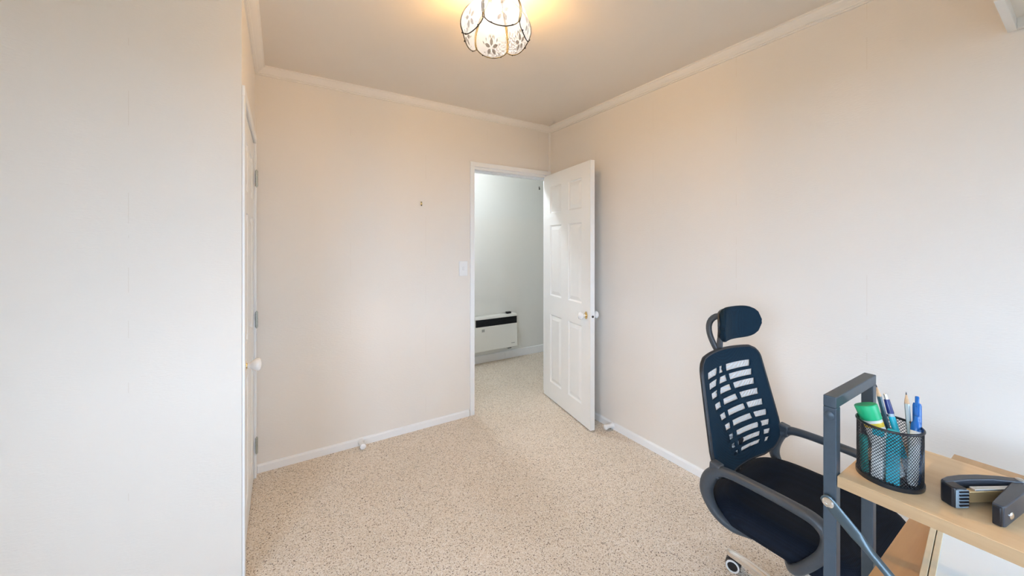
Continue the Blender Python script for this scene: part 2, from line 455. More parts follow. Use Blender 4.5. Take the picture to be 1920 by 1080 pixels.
struct(run(CROWN, (XL, YN, ZC), (XW, YN, ZC), (0, -1, 0), -1, 1).build('trim_4', 'crown'), 'cream crown moulding on the left wall above the view', 'moulding')

BASE = [(0, 0), (.013, 0), (.013, .040), (.009, .046), (.006, .050), (0, .050)]
struct(run(BASE, (XL, YB, 0), (DX0 - .045, YB, 0), (0, -1, 0), 1, 0).build('baseboard_back', 'white'), 'white baseboard left of the doorway', 'baseboard')
struct(run(BASE, (XR, YB - .01, 0), (XR, YR, 0), (-1, 0, 0), 1, 1).build('baseboard_right', 'white'), 'white baseboard along the long right wall', 'baseboard')
struct(run(BASE, (XL - .0, YN, 0), (XW, YN, 0), (0, -1, 0), -1, 1).build('baseboard_near', 'white'), 'white baseboard of the left wall at the bottom edge', 'baseboard')
b = run([(0, 0), (.012, 0), (.012, .085), (.008, .09), (0, .09)], (-.8, HALL_Y, 0), (3.5, HALL_Y, 0), (0, -1, 0))
struct(b.build('baseboard_hall', 'plast_w'), 'white skirting under the hall heater', 'baseboard')
# quarter bead in the corner above the hall door
struct(B().prism([(0, 0), (-.022, 0), (-.020, -.006), (-.006, -.008), (0, -.008)], (0, 0, ZC - .047 - 2.018), (XR, YB, 2.018)).build('trim_5', 'crown'), 'thin cream corner bead above the open door', 'moulding')

# door casing of the hall doorway
tr = struct(empty('trim_6', (DX0, YB, 0)), 'white casing around the doorway to the hall', 'casing')
B().box(-.036, .0, -.016, 0, 0, DZ1).build('side_casing', 'white', tr, bevel=.003)
B().box(-.036, XR - DX0 - .002, -.0165, 0, DZ1, 2.022).build('head_casing', 'white', tr, bevel=.003)
B().box(-.02, .0, 0, T, 0, DZ1).build('jamb', 'white', tr)
B().box(DX1 - DX0 - .003, DX1 - DX0, .002, T, 0, DZ1).build('jamb', 'white', tr)
B().box(-.0, DX1 - DX0, 0, T, DZ1 - .02, DZ1 + .02).build('head_jamb', 'white', tr)
B().box(-.0, .010, .045, .085, 0, DZ1 - .02).build('door_stop_bead', 'white', tr)
B().box(.0, DX1 - DX0, .045, .085, DZ1 - .032, DZ1 - .02).build('door_stop_bead', 'white', tr)
B().box(-.036, 0, T, T + .014, 0, 2.02).box(-.036, DX1 - DX0 + .03, T, T + .014, DZ1, 2.02).build('hall_casing', 'white', tr)

# closet door casing
tr = struct(empty('trim_7', (XL, CY0, 0)), 'white casing around the closet door', 'casing')
B().box(0, .010, -.056, .0, 0, CZ1).build('side_casing', 'white', tr, bevel=.002)
B().box(0, .010, CY1 - CY0, CY1 - CY0 + .046, 0, CZ1).build('side_casing', 'white', tr, bevel=.002)
B().box(0, .0105, -.056, CY1 - CY0 + .046, CZ1, 1.992).build('head_casing', 'white', tr, bevel=.002)
B().box(-T, 0, -.02, 0, 0, CZ1).box(-T, 0, CY1 - CY0, CY1 - CY0 + .02, 0, CZ1).box(-T, 0, -.02, CY1 - CY0 + .02, CZ1, CZ1 + .02).build('jamb', 'white', tr)

# ------------------------------------------------------------------ six-panel doors
def door_leaf(root, W, Hh, TH):
    """local frame: width along +x from the hinge, thickness along +y (face at y=0 seen), z up"""
    cols = [(.155 * W, .43 * W), (.57 * W, .845 * W)]
    rows = [(.145, .745), (.905, 1.525), (1.625, 1.862)]
    k = Hh / 1.97
    rows = [(a * k, c * k) for a, c in rows]
    b = B()
    xs = [0, cols[0][0], cols[0][1], cols[1][0], cols[1][1], W]
    zs = [0] + [q for r in rows for q in r] + [Hh]
    for side in (0, 1):
        y0 = 0 if side == 0 else TH
        sg = 1 if side == 0 else -1
        for i in range(len(xs) - 1):
            for j in range(len(zs) - 1):
                x0, x1, z0, z1 = xs[i], xs[i + 1], zs[j], zs[j + 1]
                if i in (1, 3) and j in (1, 3, 5):
                    R = [[(x0 + d, y0 + sg * e, z0 + d), (x1 - d, y0 + sg * e, z0 + d), (x1 - d, y0 + sg * e, z1 - d), (x0 + d, y0 + sg * e, z1 - d)] for d, e in ((0, 0), (.003, .0), (.007, .006), (.014, .011))]
                    b.loft(R, False, False)
                    b.add(R[-1], [(0, 1, 2, 3)])
                else:
                    b.add([(x0, y0, z0), (x1, y0, z0), (x1, y0, z1), (x0, y0, z1)], [(0, 1, 2, 3)])
    for x in (0, W): b.add([(x, 0, 0), (x, TH, 0), (x, TH, Hh), (x, 0, Hh)], [(0, 1, 2, 3)])
    for z in (0, Hh): b.add([(0, 0, z), (W, 0, z), (W, TH, z), (0, TH, z)], [(0, 1, 2, 3)])
    leaf = b.build('leaf', 'doorw', root)
    for side in (0, 1):
        for c0, c1 in cols:
            for r0, r1 in rows:
                y0 = 0 if side == 0 else TH
                sg = 1 if side == 0 else -1
                R = [[(c0 + d, y0 + sg * e, r0 + d), (c1 - d, y0 + sg * e, r0 + d), (c1 - d, y0 + sg * e, r1 - d), (c0 + d, y0 + sg * e, r1 - d)] for d, e in ((.015, .0112), (.018, .0095), (.042, .002), (.045, .001))]
                q = B(); q.loft(R, False, False); q.add(R[-1], [(0, 1, 2, 3)])
                q.add([(c0 + .015, y0 + sg * .0112, r0 + .015), (c1 - .015, y0 + sg * .0112, r0 + .015), (c1 - .015, y0 + sg * .0112, r1 - .015), (c0 + .015, y0 + sg * .0112, r1 - .015)], [(3, 2, 1, 0)])
                q.build('panel', 'doorw', root)
    return leaf

def knob(root, o, axis):
    """white porcelain knob on a brass rose; axis points away from the door face"""
    o = Vector(o); a = Vector(axis).normalized()
    k = B().lathe([(.0, .004), (.010, .004), (.011, .020), (.013, .024), (.020, .032), (.0275, .042), (.029, .050), (.025, .058), (.012, .063), (.0, .064)], 24, o, a).build('knob', 'porcelain', root, smooth=50)
    k['label'] = 'white porcelain knob'
    x = Vector((0, 0, 1)); y = a.cross(x).normalized()
    rose = B()
    ring = lambda r, h, e=1.55: [o + a * h + x * (r * e * math.cos(2 * PI * j / 24)) + y * (r * math.sin(2 * PI * j / 24)) for j in range(24)]
    rose.loft([ring(.018, 0), ring(.018, .002), ring(.016, .004), ring(.008, .0045)])
    r = rose.build('rose', 'brass', root, smooth=40); r['label'] = 'oval brass rose'
    cb = B()
    for s in (-1, 1): cb.sphere(o + a * .004 + x * (s * .016), .006, 10, 6)
    cb.lathe([(.012, .003), (.012, .012), (.010, .014)], 16, o, a)
    cb.build('collar', 'brass', root, smooth=50)

def hinge(root, o, d, length=.088, r=.0065):
    """butt hinge knuckle standing vertically at o, leaf plates along d"""
    o = Vector(o); d = Vector(d)
    q = B()
    for i in range(5):
        z0 = -length / 2 + i * length / 5
        q.lathe([(r * .8, z0), (r, z0 + .0015), (r, z0 + length / 5 - .0015), (r * .8, z0 + length / 5)], 10, o)
    q.lathe([(.0, -length / 2 - .006), (.004, -length / 2 - .004), (.005, -length / 2)], 8, o)
    q.lathe([(.005, length / 2), (.004, length / 2 + .004), (.0, length / 2 + .006)], 8, o)
    hh = q.build('hinge', 'steel', root, smooth=40)
    hh['label'] = 'steel butt hinge'
    q = B(); n = d.cross(Vector((0, 0, 1))).normalized() * .0015
    q.obox(o - d * .014 - n - Vector((0, 0, length / 2 - .004)), d * .028, n * 2, (0, 0, length - .008))
    p = q.build('hinge_plate', 'steel', hh)
    return hh

# open door to the hall
ang = math.atan2(1.966 - 2.690, 1.901 - 2.026)
W1 = math.hypot(1.966 - 2.690, 1.901 - 2.026)
d1 = struct(empty('door_1', (2.026, 2.690, .010), ang), 'white six-panel door standing open into the room', 'door')
TH = .036
door_leaf(d1, W1, 1.965, TH)
knob(d1, (W1 - .055, -.0005, .828), (0, -1, 0))
knob(d1, (W1 - .055, TH + .0005, .828), (0, 1, 0))
lp = B().box(W1 - .001, W1 + .0012, .008, .028, .790, .862).build('latch_plate', 'plast_w', d1, bevel=.0005)
B().lathe([(.0085, 0), (.0085, .004), (.006, .007), (0, .007)], 14, (W1 + .001, .018, .826), (1, 0, 0)).build('latch_bolt', 'dark', lp, smooth=40)
for z in (.20, .93, 1.74):
    hinge(d1, (.004, TH + .004, z), (1, 0, 0))

# closed closet door
d2 = struct(empty('door_2', (XL - .003, CY1 - .003, .010), -PI / 2), 'closed white six-panel closet door seen edge-on', 'door')
W2 = CY1 - CY0 - .006
# local +x runs to -Y, local +y runs to +X: put the leaf behind the face
leafroot = d2
def door_leaf_flipped():
    n0 = set(bpy.data.objects)
    door_leaf(d2, W2, CZ1 - .014, TH)
    for o in set(bpy.data.objects) - n0:
        o.location = (0, -TH, 0)
door_leaf_flipped()
knob(d2, (W2 - .065, 0.0005, .835), (0, 1, 0))
for z in (.180, .913, 1.735):
    hinge(d2, (-.006, .014, z), (1, 0, 0), .092, .0072)

# ------------------------------------------------------------------ small wall things
def door_stop(loc, axis, label):
    r = tag(empty('door_stop', loc), label, 'door stop', 'white door stops on the baseboards')
    B().lathe([(.021, 0), (.021, .004), (.016, .010), (.0145, .022), (.0145, .045), (.017, .058), (.0185, .066)], 20, (0, 0, 0), axis).build('post', 'plast_w', r, smooth=50)
    B().lathe([(.0188, .066), (.0192, .070), (.0185, .075), (.012, .079), (0, .080)], 20, (0, 0, 0), axis).build('rubber_tip', 'porcelain', r, smooth=50)
door_stop((.460, YB - .0132, .027), (0, -1, 0), 'white knob-shaped door stop on the baseboard left of the doorway')
door_stop((XR - .0132, 1.915, .032), (-1, 0, 0), 'white door stop on the right wall baseboard beside the open door')

sw = tag(empty('light_switch', (1.218, YB, 1.172)), 'white light switch plate on the wall left of the doorway', 'switch')
B().box(-.036, .036, -.008, 0, -.058, .058).build('plate', 'plast_w', sw, bevel=.003)
B().box(-.008, .008, -.0125, -.007, -.013, .013).build('rocker', 'porcelain', sw, bevel=.002)
for s in (-1, 1):
    B().lathe([(.003, 0), (.003, .0012), (0, .0016)], 10, (0, -.008, s * .042), (0, -1, 0)).build('screw', 'plast_w', sw, smooth=40)

hk = tag(empty('picture_hook', (.881, YB, 1.662)), 'tiny brass picture hook on the wall left of the doorway', 'hook')
B().box(-.006, .006, -.002, 0, -.012, .016).build('plate', 'brass', hk)
B().tube([(0, -.002, .010), (0, -.010, .012)], .003, 8).build('nail', 'dark', hk, smooth=40)
B().tube([(0, -.002, -.010), (0, -.008, -.014), (0, -.012, -.009)], .003, 8).build('hook_tip', 'dark', hk, smooth=40)

hk = tag(empty('wall_hook', (2.775, HALL_Y, 2.075)), 'small dark hook high on the hall wall', 'hook')
B().box(-.006, .006, -.003, 0, -.02, .02).build('plate', 'dark', hk, bevel=.001)
B().tube([(0, -.003, -.012), (0, -.014, -.018), (0, -.018, -.006)], .003, 6).build('hook_tip', 'dark', hk, smooth=40)

# ------------------------------------------------------------------ hall heater
hx0, hx1, hz0, hz1, hy = 1.80, 2.372, .155, .545, HALL_Y - .012
ht = tag(empty('wall_heater', ((hx0 + hx1) / 2, hy, hz0)), 'white wall heater with black grille standing in the hall', 'heater')
hw = (hx1 - hx0) / 2; hh_ = hz1 - hz0
prof = [(0, 0), (-.095, 0), (-.103, .012), (-.103, hh_ - .11), (-.090, hh_ - .105), (-.090, hh_ - .030), (-.103, hh_ - .026), (-.095, hh_), (0, hh_)]
B().prism(prof, (2 * hw, 0, 0), (-hw, 0, 0), (0, 1, 0), (0, 0, 1)).build('body', 'heater', ht, bevel=.004)
g = B().box(-hw + .03, hw - .004, -.0985, -.088, hh_ - .108, hh_ - .022).build('grille', 'blackgrille', ht, bevel=.002)
g['label'] = 'black outlet grille'
for i in range(6):
    z = hh_ - .100 + i * .0135
    B().obox((-hw + .034, -.104, z), (2 * hw - .044, 0, 0), (0, .010, .004), (0, -.0005, .0025)).build('louvre', 'black', g)
B().box(hw - .115, hw - .030, -.1045, -.0975, hh_ - .0265, hh_ - .0235).build('badge', 'tin', ht)
B().box(-hw + .10, -hw + .135, -.1042, -.1028, hh_ - .165, hh_ - .135).build('maker_mark', 'grey', ht)
B().box(hw - .085, hw - .035, -.1042, -.1028, .050, .058).build('badge', 'grey', ht)
B().box(hw - .115, hw - .055, -.055, -.02, hh_, hh_ + .022).build('control_knob', 'black', ht, bevel=.003)
B().box(hw - .10, hw - .055, -.06, -.02, -.020, 0).build('valve', 'black', ht, bevel=.003)

# ------------------------------------------------------------------ wall cupboard at the top right
wc = tag(empty('wall_cupboard', (XR, .170, 2.076)), 'cream wall cupboard above the desk at the top right corner', 'cupboard')
D_, L_, H_ = .30, 1.10, .29
B().box(-D_, 0, -.020, 0, 0, H_).build('end_panel', 'crown', wc, bevel=.0015)
B().box(-D_, 0, -L_, -L_ + .020, 0, H_).build('end_panel', 'crown', wc, bevel=.0015)
B().box(-.018, -.001, -L_ + .02, -.020, 0, .055).build('back_rail', 'crown', wc, bevel=.0015)
B().box(-D_, -.001, -L_ + .02, -.020, .035, .053).build('bottom_panel', 'ceil', wc)
B().box(-D_, -.001, -L_ + .02, -.020, H_ - .018, H_).build('top_panel', 'crown', wc)
for i in range(2):
    y1 = -.002 - i * (L_ / 2)
    dd = B().box(-D_ - .018, -D_, y1 - L_ / 2 + .004, y1, .012, H_ - .003).build('cupboard_door', 'crown', wc, bevel=.002)
    B().lathe([(.006, 0), (.006, .012), (.012, .02), (.010, .026), (0, .028)], 14, (-D_ - .018, y1 - (L_ / 2 - .04 if i == 0 else .04), .05), (-1, 0, 0)).build('knob', 'porcelain', dd, smooth=50)

# ------------------------------------------------------------------ pendant lamp
LC = Vector((.745, 1.310, 2.215))
lamp = tag(empty('pendant_lamp', LC), 'lit pendant lamp of six flowered glass petals with gold edging', 'lamp')
def lprof(v):                       # v 0 at the bottom rim, 1 at the neck: (apothem, z)
    pts = [(.118, -.008), (.126, .020), (.125, .050), (.113, .085), (.092, .115), (.066, .140), (.042, .160)]
    t = v * (len(pts) - 1); i = min(int(t), len(pts) - 2); f = t - i
    def cr(k): return pts[max(0, min(len(pts) - 1, k))]
    p0, p1, p2, p3 = cr(i - 1), cr(i), cr(i + 1), cr(i + 2)
    return tuple(.5 * (2 * p1[q] + (p2[q] - p0[q]) * f + (2 * p0[q] - 5 * p1[q] + 4 * p2[q] - p3[q]) * f * f + (3 * p1[q] - p0[q] - 3 * p2[q] + p3[q]) * f ** 3) for q in (0, 1))
NP = 6
ROT = math.radians(-110.0)
def petal_pt(k, u, v, off=0.0):
    """u -1..1 across, v 0..1 up; scalloped lower edge"""
    sc_drop = .026 * max(0.0, 1 - u * u) ** .8 * max(0.0, 1 - v) ** 2.2
    r, z = lprof(v)
    half = r * math.tan(PI / NP) * .955
    r2 = r + .014 * (1 - u * u) * (1 - .6 * v) + off
    a = ROT + k * 2 * PI / NP
    rad = Vector((math.cos(a), math.sin(a), 0)); tan = Vector((-math.sin(a), math.cos(a), 0))
    return rad * (r2 - .35 * sc_drop) + tan * (u * half) + Vector((0, 0, z - sc_drop))
NU, NV = 12, 14
for k in range(NP):
    b = B()
    v = [petal_pt(k, -1 + 2 * i / NU, j / NV) for j in range(NV + 1) for i in range(NU + 1)]
    f = [(j * (NU + 1) + i, j * (NU + 1) + i + 1, (j + 1) * (NU + 1) + i + 1, (j + 1) * (NU + 1) + i) for j in range(NV) for i in range(NU)]
    pane = b.add(v, f).build('petal_pane', 'lampglass', lamp, smooth=60)
    path = [petal_pt(k, -1 + 2 * i / NU, 0) for i in range(NU + 1)] + [petal_pt(k, 1, j / NV) for j in range(1, NV + 1)] + [petal_pt(k, 1 - 2 * i / NU, 1) for i in range(1, NU + 1)] + [petal_pt(k, -1, 1 - j / NV) for j in range(1, NV)]
    B().tube(path, .0021, 6, closed=True).build('edging', 'gold', pane, smooth=60)
    fl = B()
    # etched flower with five petals, centre ring and sprays, following the glass on its inner side
    def onglass(x, y):          # metres from the flower centre -> point on the pane
        r, z = lprof(.30); half = r * math.tan(PI / NP) * .955
        return petal_pt(k, 1.45 * x / half, .235 + 1.45 * y / .17, -.0012)
    def patch(pts):
        P = [onglass(*p) for p in pts]; fl.add(P, [tuple(range(len(P)))])
    for q in range(5):
        a = PI / 2 + q * 2 * PI / 5
        ax = (math.cos(a), math.sin(a)); ay = (-math.sin(a), math.cos(a))
        patch([(ax[0] * r + ay[0] * s, ax[1] * r + ay[1] * s) for r, s in ((.004, 0), (.009, .0042), (.015, .0045), (.021, 0), (.015, -.0045), (.009, -.0042))])
    for s in (-1, 1):
        for q in range(4):
            a = math.radians(20 + q * 24); x0, y0 = s * .022 * math.cos(a), .022 * math.sin(a) - .004
            dx, dy = s * math.cos(a + .5) * .010, math.sin(a + .5) * .010
            nx, ny = -dy * .14, dx * .14
            patch([(x0, y0), (x0 + dx * .6 + nx, y0 + dy * .6 + ny), (x0 + dx, y0 + dy), (x0 + dx * .6 - nx, y0 + dy * .6 - ny)])
        for q in range(3):
            x0, y0 = s * (.006 + q * .008), -.026 + q * .005
            patch([(x0 + .0014 * math.cos(t * PI / 3), y0 + .0014 * math.sin(t * PI / 3)) for t in range(6)])
    fo = fl.build('etched_flower', 'flower', pane); fo['label'] = 'bronze five-petalled flower print'
    # little ball clips where neighbouring panes meet
    for (u, vv) in ((1.03, .02), (.62, 0), (-.62, 0)):
        B().sphere(petal_pt(k, u, vv, .003), .0032, 8, 6).build('clip', 'gold', pane, smooth=60)
B().lathe([(.048, .158), (.050, .163), (.046, .168), (.020, .176), (.012, .182), (.012, ZC - LC.z - .03), (.060, ZC - LC.z - .028), (.062, ZC - LC.z - .004), (.060, ZC - LC.z)], 28).build('ceiling_fitting', 'brass', lamp, smooth=40)
B().lathe([(.016, .168), (.016, .138), (.0125, .134)], 16).build('bulb_holder', 'porcelain', lamp, smooth=40)
bl = B().lathe([(0, .088), (.011, .090), (.019, .097), (.022, .107), (.020, .118), (.014, .129), (.012, .136)], 18).build('bulb', 'bulb', lamp, smooth=60)

# hall lamp (out of sight, lights the strip of carpet through the doorway)
hl = tag(empty('hall_lamp', (1.335, 3.08, ZC)), 'round white ceiling globe lighting the hall', 'lamp')
B().lathe([(.075, 0), (.075, -.018), (.055, -.026)], 24).build('base', 'white', hl, smooth=40)
B().sphere((0, 0, -.085), .062, 20, 14).build('globe', 'hallbulb', hl, smooth=60)

# ------------------------------------------------------------------ desk with its side shelf
DZ, DX_0, DX_1, DY_1, DY_0 = .720, .838, 1.745, .240, -.42
desk = tag(empty('desk', (DX_0, DY_1, 0)), 'oak laminate desk with charcoal metal frame and raised side shelf', 'desk')
ox, oy = DX_0, DY_1
def dbox(n, m, x0, x1, y0, y1, z0, z1, **k):
    return B().box(x0 - ox, x1 - ox, y0 - oy, y1 - oy, z0, z1).build(n, m, desk, **k)
dt = dbox('desktop', 'wood2', DX_0, DX_1, DY_0, DY_1, DZ - .018, DZ, bevel=.0012)
SZ = .950
sh = dbox('shelf', 'wood', .8375, 1.090, DY_0, .249, SZ - .020, SZ, bevel=.0008)
B().box(.8365 - ox, .8376 - ox, DY_0 - oy, .249 - oy, SZ - .0195, SZ - .0005).build('edge_band', 'woodedge', sh)
FT = 1.088
for fy in (.250, DY_0 - .020):
    y0, y1 = fy, fy + .019
    fr = dbox('post', 'metal', .835, .855, y0, y1, 0, FT - .020, bevel=.0015)
    dbox('post', 'metal', 1.034, 1.054, y0, y1, 0, FT - .020, bevel=.0015)
    tb = dbox('top_bar', 'metal', .835, 1.054, y0, y1, FT - .020, FT, bevel=.0015)
    dbox('foot_bar', 'metal', .855, 1.034, y0, y1, .06, .08, bevel=.0015)
    # legs at the other end of the desktop
    dbox('leg', 'metal', DX_1 - .045, DX_1 - .025, (y0 - .03 if fy > 0 else y0 + .04), (y1 - .03 if fy > 0 else y1 + .04), 0, DZ - .018, bevel=.0015)
    # bolt head on the post below the top bar
    B().lathe([(.0075, 0), (.0075, .002), (.005, .004), (0, .0045)], 14, (.835 - ox, fy + .0095 - oy, FT - .034), (-1, 0, 0)).build('bolt', 'metal', fr, smooth=40)
dbox('rail', 'metal', .855, DX_1 - .045, DY_1 - .045, DY_1 - .030, DZ - .048, DZ - .018, bevel=.0015)
dbox('rail', 'metal', .855, DX_1 - .045, DY_0 + .030, DY_0 + .045, DZ - .048, DZ - .018, bevel=.0015)
dbox('shelf_rail', 'metal', 1.036, 1.052, DY_0, .250, SZ - .045, SZ - .020, bevel=.0015)
# diagonal brace: flattened eye at the post, tube below
p0 = Vector((.8295, .2590, .900)); p1 = Vector((.8290, -.060, .605))
dv = (p1 - p0).normalized(); up = Vector((-1, 0, 0)); sd = dv.cross(up)
b = B()
rings = []
for s, hw_, th in ((-.011, .004, .0022), (-.009, .0085, .0022), (-.004, .0105, .0022), (.006, .0110, .0022), (.050, .0105, .0022), (.062, .0085, .0045), (.075, .0068, .0062), (.40, .0068, .0062), ((p1 - p0).length - .06, .0068, .0062), ((p1 - p0).length - .04, .0105, .0022), ((p1 - p0).length, .009, .0022)):
    c = p0 + dv * s - Vector((ox, oy, 0))
    rings.append([c + sd * (math.cos(2 * PI * j / 16) * hw_) + up * (math.sin(2 * PI * j / 16) * th) for j in range(16)])
br = b.loft(rings).build('brace', 'brace', desk, smooth=50)
B().lathe([(.0085, 0), (.0085, .0015), (.0062, .0035), (.0045, .0035), (.004, .0015), (0, .0015)], 16, p0 - Vector((ox + .0022, oy, 0)), (-1, 0, 0)).build('screw', 'chrome', br, smooth=40)

# white board lying on the desk
wb = tag(empty('white_board', (1.12, .1725, DZ), .093), 'white board with narrow cream frame lying on the desktop under the shelf', 'board')
B().box(-.24, .34, -.45, .0, .014, .020).build('face_sheet', 'board', wb)
B().box(-.255, .355, -.47, .016, 0, .014).build('backing', 'cream', wb, bevel=.001)
for x0, x1, y0, y1 in ((-.25, .35, 0, .0085), (-.25, .35, -.4585, -.45), (-.2485, -.24, -.45, 0), (.34, .3485, -.45, 0)):
    B().box(x0, x1, y0, y1, .013, .0225).build('inner_frame', 'cream', wb, bevel=.0008)
for x0, x1, y0, y1 in ((-.262, .362, .0098, .0190), (-.262, .362, -.469, -.4598), (-.262, -.2498, -.4598, .0098), (.3498, .362, -.4598, .0098)):
    B().box(x0, x1, y0, y1, .0, .0225).build('outer_frame', 'cream', wb, bevel=.0008)
B().box(-.2498, .3498, -.4598, .0098, .013, .0150).build('groove', 'dark', wb)

# ------------------------------------------------------------------ mesh pen cup and what stands in it
CX, CY_, CR, CH = .9055, .1985, .0415, .096
cz = SZ
cup = tag(empty('pen_cup', (CX, CY_, cz)), 'black wire mesh pen cup standing on the raised side shelf', 'pen cup')
b = B(); NS, SEG = 58, 16
for sgn in (-1, 1):
    for i in range(NS):
        a0 = 2 * PI * i / NS
        pth = [(CR * math.cos(a0 + sgn * t / SEG * 1.75), CR * math.sin(a0 + sgn * t / SEG * 1.75), .006 + (CH - .008) * t / SEG) for t in range(SEG + 1)]
        b.tube(pth, .00050, 4, cap=False)
b.build('mesh_wall', 'black', cup)
circ = lambda r, z, n=40: [(r * math.cos(2 * PI * j / n), r * math.sin(2 * PI * j / n), z) for j in range(n)]
B().tube(circ(CR, CH), .0022, 8, closed=True).build('rim', 'black', cup, smooth=60)
B().lathe([(CR + .0015, 0), (CR + .0018, .0015), (CR + .0018, .007), (CR - .001, .0075), (CR - .0015, .003), (0, .003)], 40).build('base', 'black', cup, smooth=40)

def stick(name, label, cat, base, top, parts, sides=12):
    """long thing between two points; parts = (name, material, [(radius, distance from base)...], label)"""
    base = Vector(base); top = Vector(top); ax = (top - base).normalized()
    r = tag(empty(name, base), label, cat)
    for nm, mt, prof, lb in parts:
        o = B().lathe(prof, sides if nm != 'cap' else 24, (0, 0, 0), ax).build(nm, mt, r, smooth=(35 if sides > 6 else 20))
        if lb: o['label'] = lb
    return r, ax
zb = cz + .0042
# glue stick
r, ax = stick('glue_stick', 'glue stick with green cap and white barrel in the pen cup', 'glue stick', (.9090, .1920, zb + .004), (.9070, .2300, 1.068),
    [('barrel', 'gluew', [(.0, 0), (.0135, .0), (.0140, .003), (.0140, .090), (.0125, .091)], None),
     ('label_band', 'yellow', [(.0142, .079), (.01425, .0795), (.01425, .0855), (.0142, .086)], 'yellow printed band'),
     ('cap', 'green', [(.0146, .091), (.0152, .0915), (.0158, .100), (.0165, .112), (.0165, .115), (.0155, .1162), (.0, .1155)], 'green cap')], 24)
def pencil(name, label, base, top, mt):
    base = Vector(base); top = Vector(top); L = (top - base).length
    return stick(name, label, 'pencil', base, top,
        [('shaft', mt, [(.0, 0), (.0036, 0), (.0036, L - .020)], None),
         ('sharpened_cone', 'pwood', [(.0037, L - .021), (.0030, L - .016), (.0011, L - .005)], 'bare wood cone'),
         ('lead', 'graphite', [(.0011, L - .005), (.0003, L), (0, L)], None)], 6)
pencil('pencil', 'dark pencil leaning against the metal frame beside the green cap', (.9300, .1900, zb), (.9385, .2230, 1.1000), 'pencil')
pencil('pencil', 'upright pale grey pencil beside the solid blue pen', (.9210, .1720, zb), (.9560, .1875, 1.0945), 'pencilg')
# clear pen
base = Vector((.9300, .1780, zb)); top = Vector((.9470, .2130, 1.0845)); L = (top - base).length
stick('ballpoint_pen', 'clear ballpoint pen with dark blue ink between the two pencils', 'pen', base, top,
    [('barrel', 'clear', [(0, 0), (.002, 0), (.0045, .012), (.0045, L - .030)], None),
     ('grip', 'teal', [(.0047, .03), (.0050, .032), (.0050, .095), (.0047, .097)], 'teal grip'),
     ('clip_collar', 'dblue', [(.0047, L - .034), (.0050, L - .032), (.0042, L - .010), (.003, L - .010)], None),
     ('plunger', 'tin', [(.0026, L - .010), (.0026, L - .001), (.0018, L), (0, L)], None)])
# blue pen
base = Vector((.9120, .1655, zb)); top = Vector((.9650, .1755, 1.0885)); L = (top - base).length
r, ax = stick('ballpoint_pen', 'solid blue click pen at the right of the pen cup', 'pen', base, top,
    [('barrel', 'blue', [(0, 0), (.002, 0), (.0055, .012), (.0058, .05), (.0058, L - .016), (.0048, L - .012)], None),
     ('plunger', 'blue', [(.0028, L - .012), (.0028, L - .0015), (.002, L), (0, L)], None)], 16)
pc = B().obox(ax * (L - .058) + Vector((-.0085, -.002, 0)), (.0015, 0, 0), (0, .004, 0), ax * .042).build('clip', 'blue', r, bevel=.0006)
# correction pen
base = Vector((.8980, .1690, zb)); top = Vector((.9330, .1700, 1.064)); L = (top - base).length
stick('correction_pen', 'white correction pen with blue cap in front of the blue pen', 'pen', base, top,
    [('barrel', 'gluew', [(0, 0), (.0055, .002), (.0068, .012), (.0068, L - .026), (.0055, L - .024)], None),
     ('cap', 'blue', [(.0064, L - .030), (.0066, L - .028), (.0064, L - .014), (.0040, L - .009), (.0034, L - .002), (0, L)], 'blue cap')], 16)
# highlighter, flat teal
r = tag(empty('highlighter', (.8790, .1870, zb)), 'flat teal highlighter inside the pen cup front', 'highlighter')
ax = Vector((.12, .02, 1)).normalized()
B().obox((-.004, -.008, .001), (.0085, .001, 0), (-.001, .017, 0), ax * .072).build('body', 'teal', r, bevel=.002)
B().obox(Vector((-.0035, -.007, .001)) + ax * .072, (.0078, .001, 0), (-.001, .015, 0), ax * .016).build('cap', 'teal', r, bevel=.002)
# eraser wrapped in white sleeve
r = tag(empty('eraser_stick', (.8800, .2085, zb)), 'white eraser stick standing inside the pen cup', 'eraser')
ax = Vector((.16, .02, 1)).normalized()
B().obox((-.004, -.009, .001), (.009, 0, 0), (0, .0155, 0), ax * .070).build('sleeve', 'gluew', r, bevel=.001)
B().obox(Vector((-.0035, -.0085, .001)) + ax * .070, (.008, 0, 0), (0, .0145, 0), ax * .010).build('rubber', 'teal', r, bevel=.001)
r, ax = stick('marker', 'mint green marker standing at the left inside the pen cup', 'marker', (.8860, .2250, zb), (.8850, .2270, 1.020),
    [('barrel', 'mint', [(0, 0), (.005, .001), (.0055, .004), (.0055, .045)], None),
     ('cap', 'mint', [(.0056, .045), (.0062, .046), (.0060, .064), (.003, .0655), (0, .0658)], None)], 16)

# ------------------------------------------------------------------ stapler lying open on its side
st = tag(empty('stapler', (1.005, .070, SZ)), 'black and grey stapler lying open on its side on the shelf', 'stapler')
def plan(o, d, a, s): return (o[0] + d[0] * a - d[1] * s, o[1] + d[1] * a + d[0] * s)
ha = math.radians(149.5); hb = math.radians(166.0)
da = (math.cos(ha), math.sin(ha)); db = (math.cos(hb), math.sin(hb))
Hs = .0325
def flatpart(name, mt, d, poly, z0, z1, bevel=.0015, parent=st):
    """poly in (along, across) with across>0 away from the jaw for the arm"""
    P = [plan((0, 0), d, a, s) for a, s in poly]
    return B().prism(P, (0, 0, z1 - z0), (0, 0, z0)).build(name, mt, parent, smooth=30, bevel=bevel)
